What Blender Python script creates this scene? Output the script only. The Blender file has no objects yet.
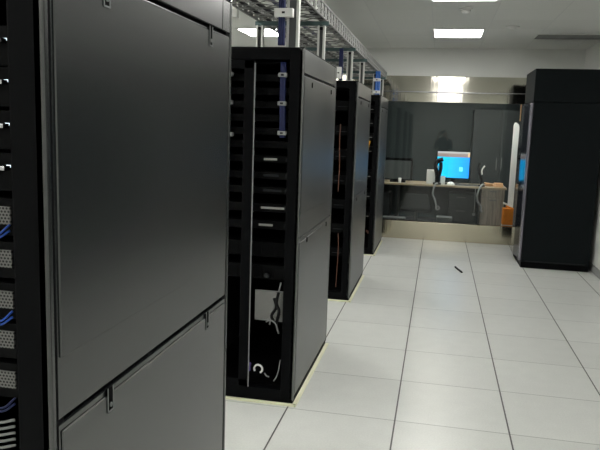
import bpy, bmesh, math, random
from mathutils import Vector, Matrix
R = random.Random(7)
C = bpy.context.scene.collection

# ------------------------------------------------------------------ materials
def nodes(name):
    m = bpy.data.materials.new(name); m.use_nodes = True
    nt = m.node_tree; b = nt.nodes['Principled BSDF']
    return m, nt, b

def mat(name, col, rough=.5, metal=0., spec=.5, emit=None, es=0., noise=None, bump=None, aniso=0., coat=0.):
    m, nt, b = nodes(name)
    b.inputs['Base Color'].default_value = (*col, 1)
    b.inputs['Roughness'].default_value = rough
    b.inputs['Metallic'].default_value = metal
    b.inputs['Specular IOR Level'].default_value = spec
    b.inputs['Coat Weight'].default_value = coat
    if emit:
        b.inputs['Emission Color'].default_value = (*emit, 1)
        b.inputs['Emission Strength'].default_value = es
    if noise or bump:
        tc = nt.nodes.new('ShaderNodeTexCoord'); mp = nt.nodes.new('ShaderNodeMapping')
        nt.links.new(tc.outputs['Object'], mp.inputs['Vector'])
        nz = nt.nodes.new('ShaderNodeTexNoise'); nt.links.new(mp.outputs['Vector'], nz.inputs['Vector'])
    if noise:
        sc, amt, stretch = noise
        mp.inputs['Scale'].default_value = stretch
        nz.inputs['Scale'].default_value = sc; nz.inputs['Detail'].default_value = 4
        cr = nt.nodes.new('ShaderNodeValToRGB')
        cr.color_ramp.elements[0].position = .3; cr.color_ramp.elements[1].position = .7
        cr.color_ramp.elements[0].color = (*[c*(1-amt) for c in col], 1)
        cr.color_ramp.elements[1].color = (*[min(1, c*(1+amt)) for c in col], 1)
        nt.links.new(nz.outputs['Fac'], cr.inputs['Fac']); nt.links.new(cr.outputs['Color'], b.inputs['Base Color'])
    if bump:
        sc, st = bump
        n2 = nt.nodes.new('ShaderNodeTexNoise'); n2.inputs['Scale'].default_value = sc
        nt.links.new(tc.outputs['Object'], n2.inputs['Vector'])
        bp = nt.nodes.new('ShaderNodeBump'); bp.inputs['Strength'].default_value = st; bp.inputs['Distance'].default_value = .002
        nt.links.new(n2.outputs['Fac'], bp.inputs['Height']); nt.links.new(bp.outputs['Normal'], b.inputs['Normal'])
    return m

M = {}
M['side'] = mat('rack side paint', (.0085, .0108, .0115), .27, spec=.8, noise=(3, .08, (1, 1, 1)))
M['side'].node_tree.nodes['Principled BSDF'].inputs['IOR'].default_value = 1.68
M['side_sheen'] = mat('rack side paint sheen tint', (.040, .0435, .0425), .36, spec=.8, noise=(3, .08, (1, 1, 1)))  # same paint, colour lightened to stand in for grazing sheen on farther racks
M['side_sheen'].node_tree.nodes['Principled BSDF'].inputs['IOR'].default_value = 1.95
M['black'] = mat('rack black paint', (.0025, .0028, .0035), .55, spec=.07)
M['deep'] = mat('matte black metal', (.0012, .0012, .0015), .85, spec=.1)
M['server'] = mat('server black', (.0025, .0027, .0032), .5, spec=.08)
M['server_g'] = mat('server dark grey', (.020, .022, .024), .5, spec=.2)
M['silver'] = mat('silver faceplate', (.45, .45, .43), .35, metal=.6)
M['chrome'] = mat('polished edge', (.6, .6, .62), .22, metal=1)
M['zinc'] = mat('galvanised strut', (.62, .63, .60), .38, metal=.35, noise=(30, .08, (1, 1, .2)))
M['alu'] = mat('tray aluminium', (.25, .255, .245), .5, metal=.3)
M['teal'] = mat('crossbar', (.09, .14, .14), .45, metal=.4)
M['white_pl'] = mat('white plastic', (.80, .80, .78), .45)
M['blue'] = mat('blue cable jacket', (.004, .011, .075), .5)
M['blue3'] = mat('light blue cable jacket', (.03, .17, .62), .45)
M['blue2'] = mat('bright blue cable jacket', (.01, .07, .40), .4)
M['blackc'] = mat('black cable jacket', (.005, .005, .006), .6, spec=.2)
M['greyc'] = mat('grey cable jacket', (.30, .31, .31), .5)
M['yellow'] = mat('yellow fibre jacket', (.95, .50, .04), .45)
M['orange_c'] = mat('orange fibre jacket', (.13, .055, .035), .5)
M['purple'] = mat('purple plug', (.12, .08, .30), .4)
M['trimpale'] = mat('pale base seal', (.93, .93, .70), .5)
M['ac'] = mat('blue black coated steel', (.0110, .0137, .0150), .6, spec=.04)
M['acside'] = mat('gloss black door', (.010, .011, .016), .12, spec=.8)
M['bevel'] = mat('silver grey edge strip', (.34, .33, .38), .25, metal=.6)
M['wall'] = mat('wall paint', (.74, .75, .72), .75, noise=(1.5, .03, (1, 1, 1)))
M['wood'] = mat('grey brown laminate', (.27, .235, .195), .5, noise=(9, .35, (6, 6, .5)))
M['desk'] = mat('pale desk laminate', (.38, .31, .21), .4, noise=(8, .15, (1, 6, 6)))
M['office'] = mat('dark office wall', (.020, .034, .036), .7)
M['carpet'] = mat('office carpet', (.05, .055, .06), .9, noise=(60, .3, (1, 1, 1)))
M['paper'] = mat('white card', (.82, .82, .80), .6)
M['orange'] = mat('orange cardboard', (.85, .26, .02), .55, noise=(12, .1, (1, 1, 1)))
M['beige'] = mat('beige cardboard', (.75, .46, .25), .6)
M['greybox'] = mat('dark grey plastic', (.030, .036, .037), .6)
M['greybox2'] = mat('mid grey plastic', (.13, .14, .14), .5)
M['detector'] = mat('white detector plastic', (.8, .8, .78), .4)
M['vent'] = mat('grey vent slats', (.30, .305, .30), .6)
M['brass'] = mat('brass trim', (.62, .38, .18), .4, metal=.5)
M['light'] = mat('light diffuser', (.9, .9, .9), .5, emit=(1, .985, .94), es=12.0)
M['led'] = mat('status led', (.8, .9, 1), .4, emit=(.75, .88, 1), es=1.1)
M['skin'] = mat('skin', (.45, .27, .19), .5)
M['hair'] = mat('black hair', (.01, .009, .008), .5)
M['jacket'] = mat('dark jacket', (.02, .024, .03), .8)
M['trouser'] = mat('dark trousers', (.018, .019, .022), .85)

# brushed stainless: noise stretched along X
def brushed(rough=.09, col=(.56, .54, .47), bump=.25):
    m, nt, b = nodes('brushed stainless')
    b.inputs['Metallic'].default_value = 1; b.inputs['Roughness'].default_value = rough
    b.inputs['Base Color'].default_value = (*col, 1)
    tc = nt.nodes.new('ShaderNodeTexCoord'); mp = nt.nodes.new('ShaderNodeMapping')
    mp.inputs['Scale'].default_value = (4, 1, .3)
    nz = nt.nodes.new('ShaderNodeTexNoise'); nz.inputs['Scale'].default_value = 3; nz.inputs['Detail'].default_value = 3
    bp = nt.nodes.new('ShaderNodeBump'); bp.inputs['Strength'].default_value = bump; bp.inputs['Distance'].default_value = .004
    nt.links.new(tc.outputs['Object'], mp.inputs['Vector']); nt.links.new(mp.outputs['Vector'], nz.inputs['Vector'])
    nt.links.new(nz.outputs['Fac'], bp.inputs['Height']); nt.links.new(bp.outputs['Normal'], b.inputs['Normal'])
    return m
M['steel'] = brushed(); M['steel_base'] = brushed(.17, (.54, .50, .39), .4)

def glass():
    m = bpy.data.materials.new('tinted office glass'); m.use_nodes = True
    nt = m.node_tree; nt.nodes.clear()
    o = nt.nodes.new('ShaderNodeOutputMaterial'); mx = nt.nodes.new('ShaderNodeMixShader')
    t = nt.nodes.new('ShaderNodeBsdfTransparent'); t.inputs['Color'].default_value = (.955, .975, .97, 1)
    g = nt.nodes.new('ShaderNodeBsdfGlossy'); g.inputs['Roughness'].default_value = .01
    f = nt.nodes.new('ShaderNodeFresnel'); f.inputs['IOR'].default_value = 1.4
    nt.links.new(f.outputs[0], mx.inputs[0]); nt.links.new(t.outputs[0], mx.inputs[1]); nt.links.new(g.outputs[0], mx.inputs[2])
    nt.links.new(mx.outputs[0], o.inputs['Surface'])
    return m
M['glass'] = glass()

def math_node(nt, op, a, b=None, c=None):
    n = nt.nodes.new('ShaderNodeMath'); n.operation = op
    for i, v in enumerate((a, b, c)):
        if v is None: continue
        if isinstance(v, (int, float)): n.inputs[i].default_value = v
        else: nt.links.new(v, n.inputs[i])
    return n.outputs[0]

def grid_mat(name, base, joint, ox, oy, wx, wy, rough, speck, sx=.6, sy=.6, facy=1.0):
    """square panels with joints of width wx (across X) and wy (across Y)"""
    m, nt, b = nodes(name)
    tc = nt.nodes.new('ShaderNodeTexCoord'); sp = nt.nodes.new('ShaderNodeSeparateXYZ')
    nt.links.new(tc.outputs['Object'], sp.inputs[0])
    def line(co, o, s, w):
        u = math_node(nt, 'DIVIDE', math_node(nt, 'SUBTRACT', co, o), s)
        fr = math_node(nt, 'FRACT', math_node(nt, 'ADD', u, .5))
        d = math_node(nt, 'MULTIPLY', math_node(nt, 'ABSOLUTE', math_node(nt, 'SUBTRACT', fr, .5)), s)
        return math_node(nt, 'LESS_THAN', d, w/2)
    lx = line(sp.outputs[0], ox, sx, wx); ly = math_node(nt, 'MULTIPLY', line(sp.outputs[1], oy, sy, wy), facy)
    L = math_node(nt, 'MAXIMUM', lx, ly)
    # per tile tone
    ix = math_node(nt, 'FLOOR', math_node(nt, 'DIVIDE', math_node(nt, 'SUBTRACT', sp.outputs[0], ox), sx))
    iy = math_node(nt, 'FLOOR', math_node(nt, 'DIVIDE', math_node(nt, 'SUBTRACT', sp.outputs[1], oy), sy))
    cb = nt.nodes.new('ShaderNodeCombineXYZ'); nt.links.new(ix, cb.inputs[0]); nt.links.new(iy, cb.inputs[1])
    wn = nt.nodes.new('ShaderNodeTexWhiteNoise'); nt.links.new(cb.outputs[0], wn.inputs['Vector'])
    nz = nt.nodes.new('ShaderNodeTexNoise'); nz.inputs['Scale'].default_value = 110; nz.inputs['Detail'].default_value = 2
    nt.links.new(tc.outputs['Object'], nz.inputs['Vector'])
    n2 = nt.nodes.new('ShaderNodeTexNoise'); n2.inputs['Scale'].default_value = 9; n2.inputs['Detail'].default_value = 3
    nt.links.new(tc.outputs['Object'], n2.inputs['Vector'])
    v = math_node(nt, 'ADD', math_node(nt, 'MULTIPLY', wn.outputs['Value'], .07), .965 - speck/2)
    v = math_node(nt, 'ADD', v, math_node(nt, 'MULTIPLY', nz.outputs['Fac'], speck))
    v = math_node(nt, 'ADD', v, math_node(nt, 'MULTIPLY', math_node(nt, 'SUBTRACT', n2.outputs['Fac'], .5), speck*.5))
    hs = nt.nodes.new('ShaderNodeVectorMath'); hs.operation = 'SCALE'; hs.inputs[0].default_value = base
    nt.links.new(v, hs.inputs['Scale'])
    mx = nt.nodes.new('ShaderNodeMix'); mx.data_type = 'RGBA'
    nt.links.new(L, mx.inputs['Factor']); nt.links.new(hs.outputs[0], mx.inputs['A']); mx.inputs['B'].default_value = (*joint, 1)
    nt.links.new(mx.outputs['Result'], b.inputs['Base Color'])
    b.inputs['Roughness'].default_value = rough
    return m
OX, OY = -.1445, 3.4667
M['floor'] = grid_mat('raised floor laminate', (.69, .705, .675), (.07, .07, .065), OX, OY, .0085, .0055, .30, .22, facy=.62)
M['ceil'] = grid_mat('ceiling panels', (.76, .77, .74), (.70, .71, .69), OX, 7.9, .012, .008, .55, .02)

def mesh_mat(col=(.5, .5, .48)):   # round holes in sheet metal
    m, nt, b = nodes('perforated steel')
    tc = nt.nodes.new('ShaderNodeTexCoord'); sp = nt.nodes.new('ShaderNodeSeparateXYZ'); nt.links.new(tc.outputs['Object'], sp.inputs[0])
    row = math_node(nt, 'MULTIPLY', math_node(nt, 'FLOOR', math_node(nt, 'MULTIPLY', sp.outputs[2], 150)), .5)
    u = math_node(nt, 'SUBTRACT', math_node(nt, 'FRACT', math_node(nt, 'ADD', math_node(nt, 'MULTIPLY', sp.outputs[0], 130), row)), .5)
    v = math_node(nt, 'SUBTRACT', math_node(nt, 'FRACT', math_node(nt, 'MULTIPLY', sp.outputs[2], 150)), .5)
    dd = math_node(nt, 'SQRT', math_node(nt, 'ADD', math_node(nt, 'MULTIPLY', u, u), math_node(nt, 'MULTIPLY', v, v)))
    cr = nt.nodes.new('ShaderNodeValToRGB'); cr.color_ramp.interpolation = 'CONSTANT'
    cr.color_ramp.elements[0].color = (.01, .01, .01, 1); cr.color_ramp.elements[1].color = (*col, 1); cr.color_ramp.elements[1].position = .33
    nt.links.new(dd, cr.inputs['Fac']); nt.links.new(cr.outputs['Color'], b.inputs['Base Color'])
    b.inputs['Roughness'].default_value = .5; b.inputs['Metallic'].default_value = .3
    return m
M['perf'] = mesh_mat(); M['perf_dark'] = mesh_mat((.17, .17, .165))

def screen_mat():
    m, nt, b = nodes('blue desktop screen')
    tc = nt.nodes.new('ShaderNodeTexCoord'); sp = nt.nodes.new('ShaderNodeSeparateXYZ'); nt.links.new(tc.outputs['Object'], sp.inputs[0])
    cr = nt.nodes.new('ShaderNodeValToRGB')
    e = cr.color_ramp.elements
    e[0].position = 0; e[0].color = (.0, .52, .86, 1); e[1].position = 1; e[1].color = (.0, .22, .80, 1)
    v = math_node(nt, 'ADD', math_node(nt, 'MULTIPLY', sp.outputs[0], 2.0), .5); nt.links.new(v, cr.inputs['Fac'])
    nt.links.new(cr.outputs['Color'], b.inputs['Emission Color']); b.inputs['Emission Strength'].default_value = 1.05
    b.inputs['Base Color'].default_value = (.01, .02, .03, 1)
    return m
M['screen'] = screen_mat()
M['scr_bar'] = mat('screen light bar', (.1, .1, .1), .4, emit=(.55, .57, .56), es=.55)
M['scr_brown'] = mat('screen brown bar', (.1, .1, .1), .4, emit=(.30, .20, .18), es=.6)
M['scr_or'] = mat('screen orange tab', (.1, .1, .1), .4, emit=(.85, .5, .2), es=.8)
M['scr_logo'] = mat('screen logo glow', (.1, .1, .1), .4, emit=(.10, .70, .98), es=1.3)

# ------------------------------------------------------------------ geometry helpers
def box(bm, x0, x1, y0, y1, z0, z1, bev=0., seg=2, rot=None, piv=None):
    t = bmesh.new(); bmesh.ops.create_cube(t, size=1)
    sx, sy, sz = abs(x1-x0), abs(y1-y0), abs(z1-z0)
    for v in t.verts: v.co = Vector((v.co.x*sx, v.co.y*sy, v.co.z*sz))
    if bev: bmesh.ops.bevel(t, geom=t.edges[:], offset=min(bev, sx*.45, sy*.45, sz*.45), segments=seg, affect='EDGES', profile=.6)
    c = Vector(((x0+x1)/2, (y0+y1)/2, (z0+z1)/2))
    for v in t.verts: v.co += c
    if rot:
        p = Vector(piv) if piv else c
        for v in t.verts: v.co = rot @ (v.co-p) + p
    merge(bm, t); return bm
def merge(bm, t):
    me = bpy.data.meshes.new('tmp'); t.to_mesh(me); t.free(); bm.from_mesh(me); bpy.data.meshes.remove(me)
def cyl(bm, a, b, r, r2=None, n=16, cap=True):
    a, b = Vector(a), Vector(b); d = b-a; t = bmesh.new()
    bmesh.ops.create_cone(t, cap_ends=cap, segments=n, radius1=r, radius2=r if r2 is None else r2, depth=d.length)
    q = d.to_track_quat('Z', 'Y').to_matrix()
    for v in t.verts: v.co = q @ v.co + (a+b)/2
    merge(bm, t); return bm
def smooth_path(pts, sub=6):
    P = [Vector(p) for p in pts]; out = []
    P = [2*P[0]-P[1]] + P + [2*P[-1]-P[-2]]
    for i in range(1, len(P)-2):
        for k in range(sub):
            t = k/sub; a, b, c, d = P[i-1:i+3]
            out.append(.5*((2*b)+(-a+c)*t+(2*a-5*b+4*c-d)*t*t+(-a+3*b-3*c+d)*t**3))
    out.append(P[-2]); return out
def tube(bm, pts, r, n=8, sub=6, smooth=True):
    P = smooth_path(pts, sub) if smooth and len(pts) > 2 else [Vector(p) for p in pts]
    up = Vector((.13, .27, .95)).normalized(); rings = []
    for i, p in enumerate(P):
        d = (P[min(i+1, len(P)-1)]-P[max(i-1, 0)])
        if d.length < 1e-9: d = Vector((0, 0, 1))
        d.normalize(); u = up - d*up.dot(d)
        if u.length < .1: u = Vector((1, 0, 0)) - d*d.x
        u.normalize(); up = u; w = d.cross(u)
        rings.append([bm.verts.new(p+(u*math.cos(a)+w*math.sin(a))*r) for a in [2*math.pi*k/n for k in range(n)]])
    for A, B in zip(rings, rings[1:]):
        for k in range(n): bm.faces.new((A[k], A[(k+1) % n], B[(k+1) % n], B[k]))
    bm.faces.new(rings[0][::-1]); bm.faces.new(rings[-1])
    return bm
def prism(bm, poly, y0, y1):   # poly in XZ extruded over Y
    A = [bm.verts.new((x, y0, z)) for x, z in poly]; B = [bm.verts.new((x, y1, z)) for x, z in poly]
    n = len(poly); bm.faces.new(A); bm.faces.new(B[::-1])
    for i in range(n): bm.faces.new((A[i], B[i], B[(i+1) % n], A[(i+1) % n]))
    return bm
def lathe(bm, prof, c, n=24):
    c = Vector(c); rings = []
    for r, z in prof: rings.append([bm.verts.new(c+Vector((r*math.cos(2*math.pi*k/n), r*math.sin(2*math.pi*k/n), z))) for k in range(n)])
    for A, B in zip(rings, rings[1:]):
        for k in range(n): bm.faces.new((A[k], A[(k+1) % n], B[(k+1) % n], B[k]))
    bm.faces.new(rings[0][::-1]); bm.faces.new(rings[-1]); return bm

def obj(name, bm, m, parent=None, smooth=False, loc=None):
    bmesh.ops.recalc_face_normals(bm, faces=bm.faces[:])
    me = bpy.data.meshes.new(name)
    if loc:
        for v in bm.verts: v.co -= Vector(loc)
    bm.to_mesh(me); bm.free(); me.materials.append(m)
    if smooth:
        for p in me.polygons: p.use_smooth = True
    o = bpy.data.objects.new(name, me); C.objects.link(o)
    if loc: o.location = loc
    if parent: o.parent = parent
    return o
def thing(name, label, cat, loc=(0, 0, 0), group=None):
    o = bpy.data.objects.new(name, None); C.objects.link(o); o.location = loc; o.empty_display_size = .1
    o['label'] = label; o['category'] = cat
    if group: o['group'] = group
    return o
def tag(o, label, cat, group=None, kind=None):
    o['label'] = label; o['category'] = cat
    if group: o['group'] = group
    if kind: o['kind'] = kind
    return o
def struct(name, bm, m, parent=None, label=None):
    o = obj(name, bm, m, parent)
    if not parent: o['kind'] = 'structure'; o['label'] = label or name.replace('_', ' '); o['category'] = name.split('_')[0]
    return o
def copy_tree(root, loc, label=None, group=None):
    r = root.copy(); C.objects.link(r); r.location = loc
    if label: r['label'] = label
    if group: r['group'] = group
    for ch in list(root.children):
        c = ch.copy(); C.objects.link(c); c.parent = r
        for g in list(ch.children):
            d = g.copy(); C.objects.link(d); d.parent = c
    return r
N = bmesh.new

# ------------------------------------------------------------------ the room
XL, XR, YB, YF, ZC = -3.55, 1.84, -2.6, 9.72, 2.71
YO = 12.3      # office depth
struct('floor', box(N(), XL-.1, XR+.1, YB-.1, YF+.0, -.12, 0), M['floor'], label='pale speckled raised floor tiles with dark joints')
struct('ceiling', box(N(), XL-.1, XR+.1, YB-.1, YF+.12, ZC, ZC+.1), M['ceil'], label='grey panelled ceiling of the machine hall')
struct('wall_right', box(N(), XR, XR+.12, YB-.1, YF+.12, 0, ZC), M['wall'], label='white painted wall on the right')
struct('wall_left', box(N(), XL-.12, XL, YB-.1, YF+.12, 0, ZC), M['wall'], label='white painted wall on the left')
struct('wall_back', box(N(), XL, XR, YB-.12, YB, 0, ZC), M['wall'], label='white painted wall behind the camera')
w = N(); box(w, XL, XR, YF, YF+.12, 2.325, ZC); box(w, XL, -1.9, YF, YF+.12, 0, 2.325)
struct('wall_far', w, M['wall'], label='white painted bulkhead above the glass partition')
# office shell behind the glass
struct('floor_office', box(N(), -2.1, XR+.1, YF+.0, YO, -.12, 0), M['carpet'], label='dark office floor behind the glass')
struct('ceiling_office', box(N(), -2.1, XR+.1, YF+.12, YO, 2.6, 2.7), M['office'], label='dark ceiling of the office')
struct('wall_office_far', box(N(), -2.1, XR+.1, YO, YO+.1, 0, 2.7), M['office'], label='dark teal far wall of the office')
struct('wall_office_left', box(N(), -2.1, -2.0, YF+.12, YO, 0, 2.6), M['office'], label='dark office side wall')
struct('wall_office_right', box(N(), XR, XR+.1, YF+.12, YO, 0, 2.6), M['office'], label='dark office right wall')

# glass partition: window_1
win = thing('window_1', 'dark tinted glass partition framed in brushed steel', 'window', (0, YF, 0)); win['kind'] = 'structure'; del win['category']
def wpart(name, bm, m, par=None): return obj(name, bm, m, par or win, loc=None)
def off(bm):
    for v in bm.verts: v.co.y -= YF
    return bm
GX0 = -1.9
b = N()
box(b, GX0, XR, YF-.03, YF+.10, 2.112, 2.325, .004, rot=Matrix.Rotation(-.016, 3, 'X'), piv=(0, YF-.03, 2.112))
wpart('steel_fascia', off(b), M['steel'])
b = N(); box(b, GX0, XR, YF-.055, YF+.02, 2.098, 2.112, .003); wpart('fascia_lip', off(b), M['chrome'])
b = N(); box(b, GX0, XR, YF-.005, YF+.09, 1.968, 2.098, .004, rot=Matrix.Rotation(-.016, 3, 'X'), piv=(0, YF, 1.968)); wpart('steel_head_rail', off(b), M['steel'])
b = N(); box(b, GX0, XR, YF-.02, YF+.10, 0, .262, .006); wpart('steel_base', off(b), M['steel_base'])
for x0, x1 in ((GX0, -.70), (-.695, .552), (.557, XR)):
    b = N(); box(b, x0+.001, x1-.001, YF+.04, YF+.052, .25, 1.98); wpart('glass_pane', off(b), M['glass'])
b = N(); box(b, 1.066, 1.078, YF+.005, YF+.03, 1.74, 1.968, .003); wpart('door_edge_trim', off(b), M['brass'])

# skirting, right wall
struct('baseboard_right', box(N(), XR-.012, XR, YB, YF, 0, .09, .003), M['vent'], label='grey skirting of the right wall')

# dark glazing added out of view so the nearest rack reflects something dark
w2 = thing('added_glazing', 'unseen dark glazing added to the right wall to darken rack reflections', 'window', (XR, 0, 0)); w2['kind'] = 'structure'; del w2['category']
b = N()
for y in (2.0, 3.75, 5.5, 7.22): box(b, -.03, -.001, y, y+.05, .12, 2.2, .003)
box(b, -.03, -.001, 2.0, 7.27, .09, .14, .003); box(b, -.03, -.001, 2.0, 7.27, 2.17, 2.22, .003)
obj('added_frame', b, M['black'], w2)
obj('added_dark_pane', box(N(), -.014, -.004, 2.02, 7.25, .13, 2.18), mat('added dark film glass', (.008, .011, .012), .12), w2)
# ceiling lights
def make_light(loc, label, w=.56, d=.66):
    t = thing('ceiling_light', label, 'ceiling light', loc, 'flat panel lights recessed in the ceiling')
    f = N()
    for a in (-1, 1):
        box(f, a*w/2-.012, a*w/2+.012, -d/2-.012, d/2+.012, -.012, 0, .003)
        box(f, -w/2, w/2, a*d/2-.012, a*d/2+.012, -.012, 0, .003)
    obj('light_frame', f, M['white_pl'], t)
    obj('light_diffuser', box(N(), -w/2, w/2, -d/2, d/2, -.008, -.001), M['light'], t)
    return t
L0 = make_light((.135, 8.225, ZC), 'glowing white square ceiling light nearest the glass partition, above the aisle')
labs = {(0, 1): 'glowing white ceiling light cut off by the top of the picture above the aisle',
        (1, 0): 'glowing white ceiling light seen low between the cable posts above the nearest full rack'}
for i, x in enumerate((.135, -2.19)):
    for j, y in enumerate((8.225, 5.87, 3.5, 1.15, -1.2)):
        if (i, j) == (0, 0): continue
        copy_tree(L0, (x, y, ZC), labs.get((i, j), 'glowing flat ceiling light %s, %s' % (('above the aisle', 'left of the cable tray')[i], ('by the glass partition', 'level with the third rack', 'level with the second rack', 'level with the nearest rack', 'behind the camera')[j])))

t = make_light((.3, 9.97, 2.60), 'added office lamp panel, hidden behind the steel fascia to light the desk', 1.5, .2)  # added unseen lamp that brightens the desk behind the glass
t['group'] = 'added office lamp'
for c in t.children:
    if c.name.startswith('light_diffuser'): c.data = c.data.copy(); c.data.materials[0] = mat('added office lamp glow', (.9, .9, .9), .5, emit=(1, .98, .92), es=30.0)
# detectors and vent
t = thing('smoke_detector', 'white round smoke detector between the two ceiling lights above the aisle', 'smoke detector', (.167, 6.64, ZC))
obj('base', lathe(N(), [(.06, 0), (.06, -.012), (.05, -.016)], (0, 0, 0)), M['detector'], t, True)
obj('sensor_dome', lathe(N(), [(.045, -.015), (.043, -.035), (.03, -.045), (.001, -.048)], (0, 0, 0)), M['detector'], t, True)
t = thing('ceiling_sensor', 'flat white round ceiling sensor to the right of the far ceiling light', 'sensor', (.70, 7.75, ZC))
obj('base', lathe(N(), [(.075, 0), (.075, -.010), (.055, -.014)], (0, 0, 0)), M['detector'], t, True)
obj('sensor_dome', lathe(N(), [(.04, -.012), (.036, -.022), (.02, -.028), (.001, -.029)], (0, 0, 0)), M['detector'], t, True)
t = thing('ceiling_vent', 'long dark slatted ceiling vent near the right wall', 'vent', (1.43, 8.47, ZC))
f = N()
for a in (-1, 1):
    box(f, a*.40-.008, a*.40+.008, -.2, .2, -.010, 0, .002); box(f, -.40, .40, a*.19-.008, a*.19+.008, -.008, 0, .002)
obj('vent_frame', f, M['ceil'], t)
f = N()
for k in range(13): box(f, -.39, .39, -.17+k*.028-.009, -.17+k*.028+.009, -.008, -.004, rot=Matrix.Rotation(.5, 3, 'X'))
obj('slats', f, M['vent'], t); obj('backing', box(N(), -.39, .39, -.18, .18, -.002, -.0005), M['vent'], t)

# ------------------------------------------------------------------ racks
RX1 = -.72; RW = .60; RD = 1.125; RH = 1.972
RX0 = RX1-RW; RC = (RX0+RX1)/2
def make_rack(y0, label, seam=1.862, latch_big=False):
    SM = M['side' if latch_big else 'side_sheen']
    """front face (open) towards -Y, side panel towards +X.  local origin at the floor under the front right corner"""
    t = thing('server_rack', label, 'server rack', (RX1, y0, 0))
    W, D, H = RW, RD, RH
    # frame
    f = N()
    for x in (-W, -.074):
        for y in (0, D-.05):
            box(f, x+(.004 if x < -.3 else -.002), x+(.076 if x < -.3 else .070), y, y+.05, .02, H-.004, .004)
    box(f, -W+.03, -.03, .001, .05, H-.062, H-.005, .003); box(f, -W+.03, -.03, D-.05, D-.001, H-.062, H-.005, .003)
    box(f, -W+.03, -.03, .001, .05, .02, .085, .003); box(f, -W+.03, -.03, D-.05, D-.001, .02, .085, .003)
    for x in (-W+.012, -.05): box(f, x, x+.038, .04, D-.04, .03, .08, .003); box(f, x, x+.038, .04, D-.04, H-.06, H-.01, .003)
    obj('frame', f, M['black'], t)
    obj('top_panel', box(N(), -W, 0, .0, D, H-.005, H+.002, .0015), M['black'], t)
    obj('plinth', box(N(), -W+.01, -.004, .006, D-.006, .0, .03, .003), M['black'], t)
    # black interior lining (far side, rear and floor)
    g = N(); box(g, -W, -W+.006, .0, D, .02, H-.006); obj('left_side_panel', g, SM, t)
    g = N(); box(g, -W+.03, -.03, D-.012, D-.006, .06, H-.05); obj('rear_mesh_door', g, M['deep'], t)
    obj('bottom_tray', box(N(), -W+.02, -.03, .05, D-.05, .085, .09), M['deep'], t)
    obj('roof_lining', box(N(), -W+.045, -.045, .05, D-.05, H-.075, H-.070), M['deep'], t)
    # mounting rails
    for x in (-W+.0745, -.0825):
        g = N(); box(g, x, x+.008, .07, .10, .09, H-.08, .002)
        for k in range(40): box(g, x+.002, x+.006, .0685, .0705, .12+k*.0445, .13+k*.0445)
        obj('mounting_rail', g, M['deep'], t)
    # frame head above the upper panel
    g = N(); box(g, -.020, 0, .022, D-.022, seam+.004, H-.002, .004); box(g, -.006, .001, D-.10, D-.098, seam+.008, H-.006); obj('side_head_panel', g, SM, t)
    # vertical edge strips (front and rear)
    for ya, yb in ((0, .015), (D-.015, D)):
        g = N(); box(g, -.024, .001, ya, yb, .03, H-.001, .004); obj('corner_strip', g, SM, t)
    g = N(); box(g, -.030, -.014, .01, D-.01, .03, H-.01); obj('seam_backing', g, M['deep'], t)
    # removable side panels with a pressed field
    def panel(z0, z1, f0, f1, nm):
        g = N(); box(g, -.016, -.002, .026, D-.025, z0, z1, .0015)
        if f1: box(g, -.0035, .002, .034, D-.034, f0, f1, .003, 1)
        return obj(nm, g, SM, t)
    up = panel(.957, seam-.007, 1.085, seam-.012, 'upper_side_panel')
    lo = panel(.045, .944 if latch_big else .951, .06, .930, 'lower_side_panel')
    for par, z, in ((up, seam-.030 if latch_big else seam-.045), (lo, .918)):
        for y in (.235, .905):
            hw, hh = (.011, .027) if latch_big else (.009, .013)
            g = N(); box(g, -.001, .0035, y-hw, y+hw, z-hh, z+hh, .002)
            l = obj('latch', g, M['deep'], par)
            g2 = N()
            box(g2, .003, .0045, y-hw*1.35, y-hw, z-hh*1.1, z+hh*1.1, .0005); box(g2, .003, .0045, y+hw, y+hw*1.35, z-hh*1.1, z+hh*1.1, .0005)
            box(g2, .003, .0045, y-hw*1.3, y+hw*1.3, z-hh*1.15, z-hh, .0005)
            cyl(g2, (.0035, y, z-hh*.5), (.006, y, z-hh*.5), hw*.5)
            g2.verts.ensure_lookup_table()
            for v in g2.verts: v.co.x -= .0
            c = g2
            me = obj('latch_rim', c, M['greybox2' if latch_big else 'deep'], t)
    # pale seal where the rack meets the floor
    g = N(); box(g, -.004, .020, -.018, D+.0, .0005, .012, .003); box(g, -W-.01, .02, -.018, .006, .0005, .012, .003)
    obj('base_seal', g, M['trimpale'], t)
    return t
rack_y = (1.13, 3.50, 5.87, 8.20)
racks = []
make_rack(rack_y[0], 'large black server rack filling the left of the picture, nearest the camera', 1.863, True)
make_rack(rack_y[1], 'open black server rack second from the camera, white perforated plate in its lower bay', 1.840)
make_rack(rack_y[2], 'black server rack third from the camera, in the middle of the row along the aisle', 1.840)
make_rack(rack_y[3], 'black server rack furthest from the camera, next to the glass partition', 1.840)

# left split door leaf of the second rack
t = thing('door_leaf', 'narrow black door frame half covering the front of the second rack', 'door leaf', (-.985, 3.495, 0))
f = N(); box(f, -.055, 0, -.012, 0, .09, 1.905, .004); box(f, -.325, -.285, -.012, 0, .09, 1.905, .004)
box(f, -.325, 0, -.012, 0, 1.86, 1.905, .004); box(f, -.325, 0, -.012, 0, .09, .135, .004)
obj('leaf_frame', f, M['black'], t)
obj('steel_edge', box(N(), .001, .006, -.010, -.002, .09, 1.89, .001), M['greyc'], t)

# ---- equipment
def srv(x0, x1, y, z, h, label, group, mt='server', face='perf_right', depth=.6, name='server'):
    t = thing(name, label, name.replace('_', ' '), (x1, y, z), group)
    w = x1-x0
    obj('chassis', box(N(), -w, 0, .004, depth, .0015, h-.0015, .002), M[mt], t)
    obj('front_panel', box(N(), -w, .0, -.004, .005, .0015, h-.0015, .002), M[mt], t)
    return t, w
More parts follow.
